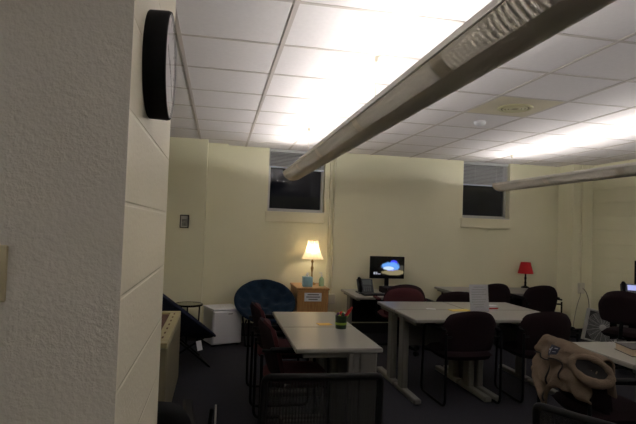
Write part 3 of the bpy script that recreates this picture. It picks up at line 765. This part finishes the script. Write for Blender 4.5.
k.build('keys', 'handset', t)
def phone(label, loc, rz, lcd, s=1):
    t = thing('desk_phone', label, 'phone', loc, rz); t.scale = (s, s, s)
    W_ = Matrix.Rotation(.75, 4, 'X')
    MB().box(-.11, .11, -.09, .09, 0, .02, .004).build('base', 'handset', t)
    MB().box(-.11, .11, -.012, .012, -.09, .11, .008, T=Matrix.Translation((0, .0, .09)) @ Matrix.Rotation(-.55, 4, 'X')).build('body', 'handset', t)
    FT = Matrix.Translation((0, .0, .09)) @ Matrix.Rotation(-.55, 4, 'X')
    MB().box(-.035, .085, -.0145, -.012, .02, .09, T=FT).build('display', lcd, t)
    kk = MB()
    for i in range(4):
        for j in range(4): kk.box(-.03 + i * .028, -.012 + i * .028, -.016, -.012, -.075 + j * .022, -.061 + j * .022, T=FT)
    kk.build('key_pad', 'phone_lcd', t)
    MB().tube([FT @ Vector(p) for p in ((-.078, -.014, -.085), (-.078, -.040, -.06), (-.078, -.046, 0), (-.078, -.042, .085), (-.078, -.014, .115))], [.020, .026, .016, .026, .020], 10).build('handset', 'black', t, True)
    return t
phone('black desk phone left of the lit monitor', (1.985, 6.62, DZ), 0, 'phone_lcd')
phone('black desk phone with a bluish lit display by the block wall', (5.15, 5.54, .74), -.62, 'lcd_lit', 1.05)
t, sc = monitor('dark monitor behind the lit phone by the block wall', (5.42, 5.52, .74), -PI / 2 + .02, .50, .31, .33, 'black')

# red lamp
t = thing('table_lamp', 'unlit red-shaded lamp on a black turned stem', 'lamp', (4.60, 6.95, .715))
MB().lathe([(.060, 0), (.062, .010), (.040, .020), (.016, .03), (.014, .06), (.020, .075), (.013, .09), (.013, .13), (.021, .145), (.013, .16), (.012, .20), (.018, .215), (.010, .23), (.010, .30)], n=18).build('stem', 'black', t, True)
MB().lathe([(.112, .215), (.070, .385), (.068, .385), (.110, .215)], n=32, cap=False).build('lamp_shade', 'redshade', t, True)
MB().tube([(-.07, 0, .375), (.07, 0, .375)], .002, 5).tube([(0, 0, .3), (0, 0, .385)], .003, 5).build('shade_ring', 'brass', t, True)

# ------------------------------------------------------------------ things on the tables
TZ = .737
t = thing('pen_cup', 'dark green cup stuffed with wrapped sweets and pens on a grey table', 'cup', (.962, 3.825, TZ))
MB().lathe([(.001, .002), (.040, .002), (.042, .0), (.046, .10), (.043, .10), (.039, .008), (.001, .008)], n=24, cap=False).build('cup_body', 'green_cup', t, True)
MB().lathe([(.0435, .030), (.0455, .034), (.0465, .044), (.0450, .048)], n=24, cap=False).build('band', 'lime', t, True)
rnd = random.Random(3)
for k, mt in enumerate(['crimson', 'lime', 'violet', 'crimson', 'green_cup', 'lime', 'violet', 'sticker', 'crimson', 'lime']):
    a = rnd.uniform(0, 6.28); r = rnd.uniform(.0, .030)
    p0 = Vector((r * math.cos(a), r * math.sin(a), .05)); p1 = Vector((1.25 * r * math.cos(a), 1.25 * r * math.sin(a), .105 + rnd.uniform(0, .03)))
    o = MB().tube([p0, p1.lerp(p0, .3), p1.lerp(p0, .1), p1], [.007, .012, .011, .004], 8).build('wrapped_sweet', mt, None, True); o.parent = t
MB().tube([(.015, 0, .06), (.060, -.01, .135), (.085, -.012, .165)], [.006, .014, .005], 8).build('marker', 'crimson', t, True)
MB().tube([(.02, .01, .05), (.065, .02, .10)], [.004, .006], 7).build('pen', 'lime', t, True)
t = tag(MB().box(-.055, .055, -.038, .038, 0, .004, .001).build('sticky_pad', 'orange', None, loc=(.865, 3.98, TZ), rot=(0, 0, .15)), 'orange paper pad beside the pen cup', 'notepad')

t = thing('sign_holder', 'white printed sheet standing upright in a clear holder on the middle tables', 'sign', (2.555, 4.60, TZ), .12)
TL = Matrix.Translation((0, 0, .005)) @ Matrix.Rotation(-.12, 4, 'X')
MB().box(-.108, .108, -.0006, .0006, 0, .262, T=TL).build('sheet', 'paper', t)
MB().box(-.110, .110, -.0030, -.0012, 0, .266, T=TL).box(-.11, .11, -.02, .09, 0, .003).build('holder', 'acrylic', t)
pr = MB(); rnd = random.Random(5)
for k, (a, b) in enumerate(((-.06, .06), (-.08, .08), (-.085, .06), (-.085, .085), (-.085, .03), (-.08, .08), (-.085, .07), (-.07, .05), (-.05, .05))):
    pr.box(a, b, -.0011, -.0005, .232 - k * .024, .240 - k * .024, T=TL)
pr.build('printed_lines', 'ink', t)
tag(MB().box(-.105, .105, -.05, .05, 0, .006, .001).build('notepad', 'yellow', None, loc=(2.385, 4.68, TZ), rot=(0, 0, .08)), 'yellow notepad lying left of the standing sheet', 'notepad')
tag(MB().box(-.045, .045, -.032, .032, 0, .003).build('paper_card', 'paper', None, loc=(2.115, 4.76, TZ), rot=(0, 0, -.3)), 'small white card lying alone, left of the yellow notepad', 'card')
t = thing('card_box', 'small red box with a white top lying right of the standing sheet', 'box', (2.80, 4.81, TZ), .1)
MB().box(-.055, .055, -.04, .04, 0, .014, .002).build('tray', 'red', t); MB().box(-.05, .05, -.036, .036, .014, .034, .001).build('card_stack', 'paper', t)

t = thing('thick_book', 'thick dark-covered book lying on the table behind the jacket', 'book', (2.86, 2.93, TZ), -.25)
MB().box(-.155, .150, -.105, .105, .004, .046, .001).build('pages', 'pages', t)
MB().box(-.16, .155, -.11, .11, .046, .050).box(-.16, .155, -.11, .11, 0, .004).build('cover', 'cover', t)
MB().box(.151, .157, -.11, .11, .004, .046).build('spine', 'cover', t)

# ------------------------------------------------------------------ box fan leaning in the right corner
t = thing('box_fan', 'white box fan on the floor tilted into the corner below the outlet box', 'fan', (5.37, 6.34, .012), -.30)
t.rotation_euler = (math.radians(-8), math.radians(12), -.42)
S = .225
f = MB()
for q in ((-S, -S + .022, 0, 2 * S), (S - .022, S, 0, 2 * S), (-S, S, 0, .022), (-S, S, 2 * S - .022, 2 * S)): f.box(q[0], q[1], -.055, .055, q[2], q[3], .005)
f.build('housing', 'fan_body', t)
g = MB(); 
for r in [.045 + .0155 * k for k in range(12)]:
    g.tube([(r * math.cos(a), -.05, S + r * math.sin(a)) for a in [2 * PI * k / 40 for k in range(40)]], .0021, 4, True)
for k in range(16):
    a = 2 * PI * k / 16; g.tube([(.04 * math.cos(a), -.05, S + .04 * math.sin(a)), ((S - .01) * math.cos(a), -.05, S + (S - .01) * math.sin(a))], .0026, 4)
g.build('grille', 'fan_grille', t)
hb = MB().lathe([(.045, 0), (.045, .012), (.03, .02), (.001, .02)], n=24, cap=False); hb.v = [(x, -.05 - z, S + y) for x, y, z in hb.v]; hb.build('hub', 'fan_body', t, True)
for k in range(5):
    a = 2 * PI * k / 5
    R_ = Matrix.Translation((0, 0, S)) @ Matrix.Rotation(a, 4, 'Y')
    MB().grid(lambda u, v: R_ @ Vector(((.5 - u) * (.08 + .10 * v), -.01 + .05 * (u - .5), .04 + .155 * v)), 6, 6).build('blade', 'fan_blade', t, True)
MB().box(-S + .02, S - .02, .045, .05, .02, 2 * S - .02).build('rear_grille', 'fan_blade', t)

# ------------------------------------------------------------------ fleece jacket over the chair at right
t = thing('fleece_jacket', 'beige fleece jacket draped over the chair at the book table', 'jacket', (2.21, 2.88, .815))
def fold(p, k=.018, s=7): return noise.noise(Vector(p) * s) * k
ztop = lambda v: .03 - .02 * (2 * v - 1) ** 2 - .055 * max(0, v - .55)
def body(u, v):
    # u across: 0 = hem on the viewer's side, 1 = hem on the seat side; v along the chair back: 0 = far end, 1 = near end
    y = .265 - .56 * v
    hem = .23 + .20 * math.exp(-((v - .34) / .13) ** 2)
    bx = .052 * (y / .27) ** 2
    if u < .62:
        q = 1 - u / .62; z = ztop(v) - .035 - hem * q ; x = -.055 - .055 * q + bx - .018 * math.sin(q * 3)
    else:
        q = (u - .62) / .38
        if q < .3: a = PI * q / .3; x = -.055 + bx + .05 * (1 - math.cos(a)); z = ztop(v) - .035 + .035 * math.sin(a)
        else: qq = (q - .3) / .7; x = .045 + bx + .02 * qq; z = ztop(v) - .035 - .20 * qq
    f = fold((y * 1.6, z * .5, u), .040, 7) + .010 * math.sin(34 * v + 3 * u)
    return Vector((x + f * (1.0 if u < .62 else .3) - .01, y + fold((z, y, 3), .02, 6), z + fold((y, u, 5), .012, 6)))
m = MB().grid(body, 44, 40); o = m.build('jacket_body', 'fleece', t, True)
sol = o.modifiers.new('thick', 'SOLIDIFY'); sol.thickness = .014; sol.offset = -1
sub = o.modifiers.new('sub', 'SUBSURF'); sub.levels = 1; sub.render_levels = 1
# shoulder and armhole closed by a dark fill at the near end
def ring(cx, cy, cz, a, b, r, nx, n=36):
    n1 = Vector(nx).normalized(); ax = n1.cross(Vector((0, 0, 1))).normalized(); bz = ax.cross(n1)
    pts = [Vector((cx, cy, cz)) + ax * a * math.cos(2 * PI * k / n) + bz * (b * math.sin(2 * PI * k / n)) + ax * .035 * math.sin(2 * PI * k / n) for k in range(n)]
    return pts, n1
pts, n1 = ring(-.055, -.285, -.080, .094, .072, .03, (-.55, -.80, .25))
m = MB(); N_ = len(pts); prof = 10
rr = [.017 + .007 * noise.noise(Vector((3 * math.cos(2 * PI * k / N_), 3 * math.sin(2 * PI * k / N_), 1))) + .012 * max(0, -math.sin(2 * PI * k / N_)) for k in range(N_)]
m.tube(pts, rr, 12, True); m.build('armhole_cuff', 'fleece', t, True)
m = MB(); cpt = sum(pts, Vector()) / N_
m.grid(lambda u, v: cpt + (pts[int(u * N_) % N_] - cpt) * (1.0 - .97 * v) + n1 * (.006 - .018 * v), N_, 4, wrapu=True); m.build('armhole_shade', 'seam_shade', t, True)  # dark cone put in for the shade inside the sleeve
m = MB(); back = [Vector((-.03, -.235, -.085 + 0)) + (p - cpt) * 1.15 - n1 * .05 for p in pts]
m.grid(lambda u, v: pts[int(u * N_) % N_] * (1 - v) + (back[int(u * N_) % N_]) * v + n1 * (-.012) * math.sin(PI * v), N_, 6, wrapu=True); m.build('shoulder', 'fleece', t, True)
# collar seam, zip line, label patch lie on the viewer's side of the cloth
def on(u, v, off=.012):
    p = body(u, v); e = .01
    n = (body(min(1, u + e), v) - body(max(0, u - e), v)).cross(body(u, min(1, v + e)) - body(u, max(0, v - e))).normalized()
    if n.x > 0: n = -n
    return p + n * off
MB().tube([on(.40 + .06 * math.sin(PI * k / 16), .02 + .60 * k / 16, .006) for k in range(17)] + [on(.40 - .20 * k / 8, .62 + .06 * k / 8, .006) for k in range(1, 9)], .0045, 6).build('collar_seam', 'seam_shade', t, True)
MB().tube([on(.44 - .40 * k / 14, .40 + .006 * math.sin(k), .004) for k in range(15)], .0065, 6).build('zip', 'seam_shade', t, True)
MB().grid(lambda u, v: on(.50 + .12 * v, .37 + .15 * u, .004), 6, 6).build('label_patch', 'navy_patch', t, True)
pm = MB()
for a, b, c_, d_ in ((.39, .44, .565, .580), (.425, .44, .525, .60), (.465, .50, .545, .555), (.465, .50, .59, .60)):
    pm.grid(lambda u, v: on(c_ + (d_ - c_) * v, a + (b - a) * u, .0055), 3, 3)
pm.build('patch_stitching', 'patchmark', t)

# ------------------------------------------------------------------ world, camera, colour
w = bpy.data.worlds.new('night'); scene.world = w; w.use_nodes = True
w.node_tree.nodes['Background'].inputs[0].default_value = (.01, .014, .03, 1); w.node_tree.nodes['Background'].inputs[1].default_value = .12
yaw, pitch, roll = math.radians(11.098), math.radians(1.855), math.radians(2.036)
fw = Vector((math.sin(yaw) * math.cos(pitch), math.cos(yaw) * math.cos(pitch), math.sin(pitch)))
rt = Vector((math.cos(yaw), -math.sin(yaw), 0)); up = rt.cross(fw)
r2 = rt * math.cos(roll) + up * math.sin(roll); u2 = -rt * math.sin(roll) + up * math.cos(roll)
cam = bpy.data.cameras.new('camera'); cam.sensor_width = 36; cam.lens = 507 / 636 * 36; cam.clip_start = .02
co = bpy.data.objects.new('camera', cam); COL.objects.link(co)
co.matrix_world = Matrix(((r2.x, u2.x, -fw.x, 0), (r2.y, u2.y, -fw.y, 0), (r2.z, u2.z, -fw.z, 1.5), (0, 0, 0, 1)))
scene.camera = co
vs = scene.view_settings; vs.view_transform = 'Standard'; vs.look = 'None'; vs.gamma = 1; vs.use_curve_mapping = False; vs.exposure = 0.32
scene.cycles.max_bounces = 10; scene.cycles.diffuse_bounces = 6; scene.cycles.transparent_max_bounces = 16
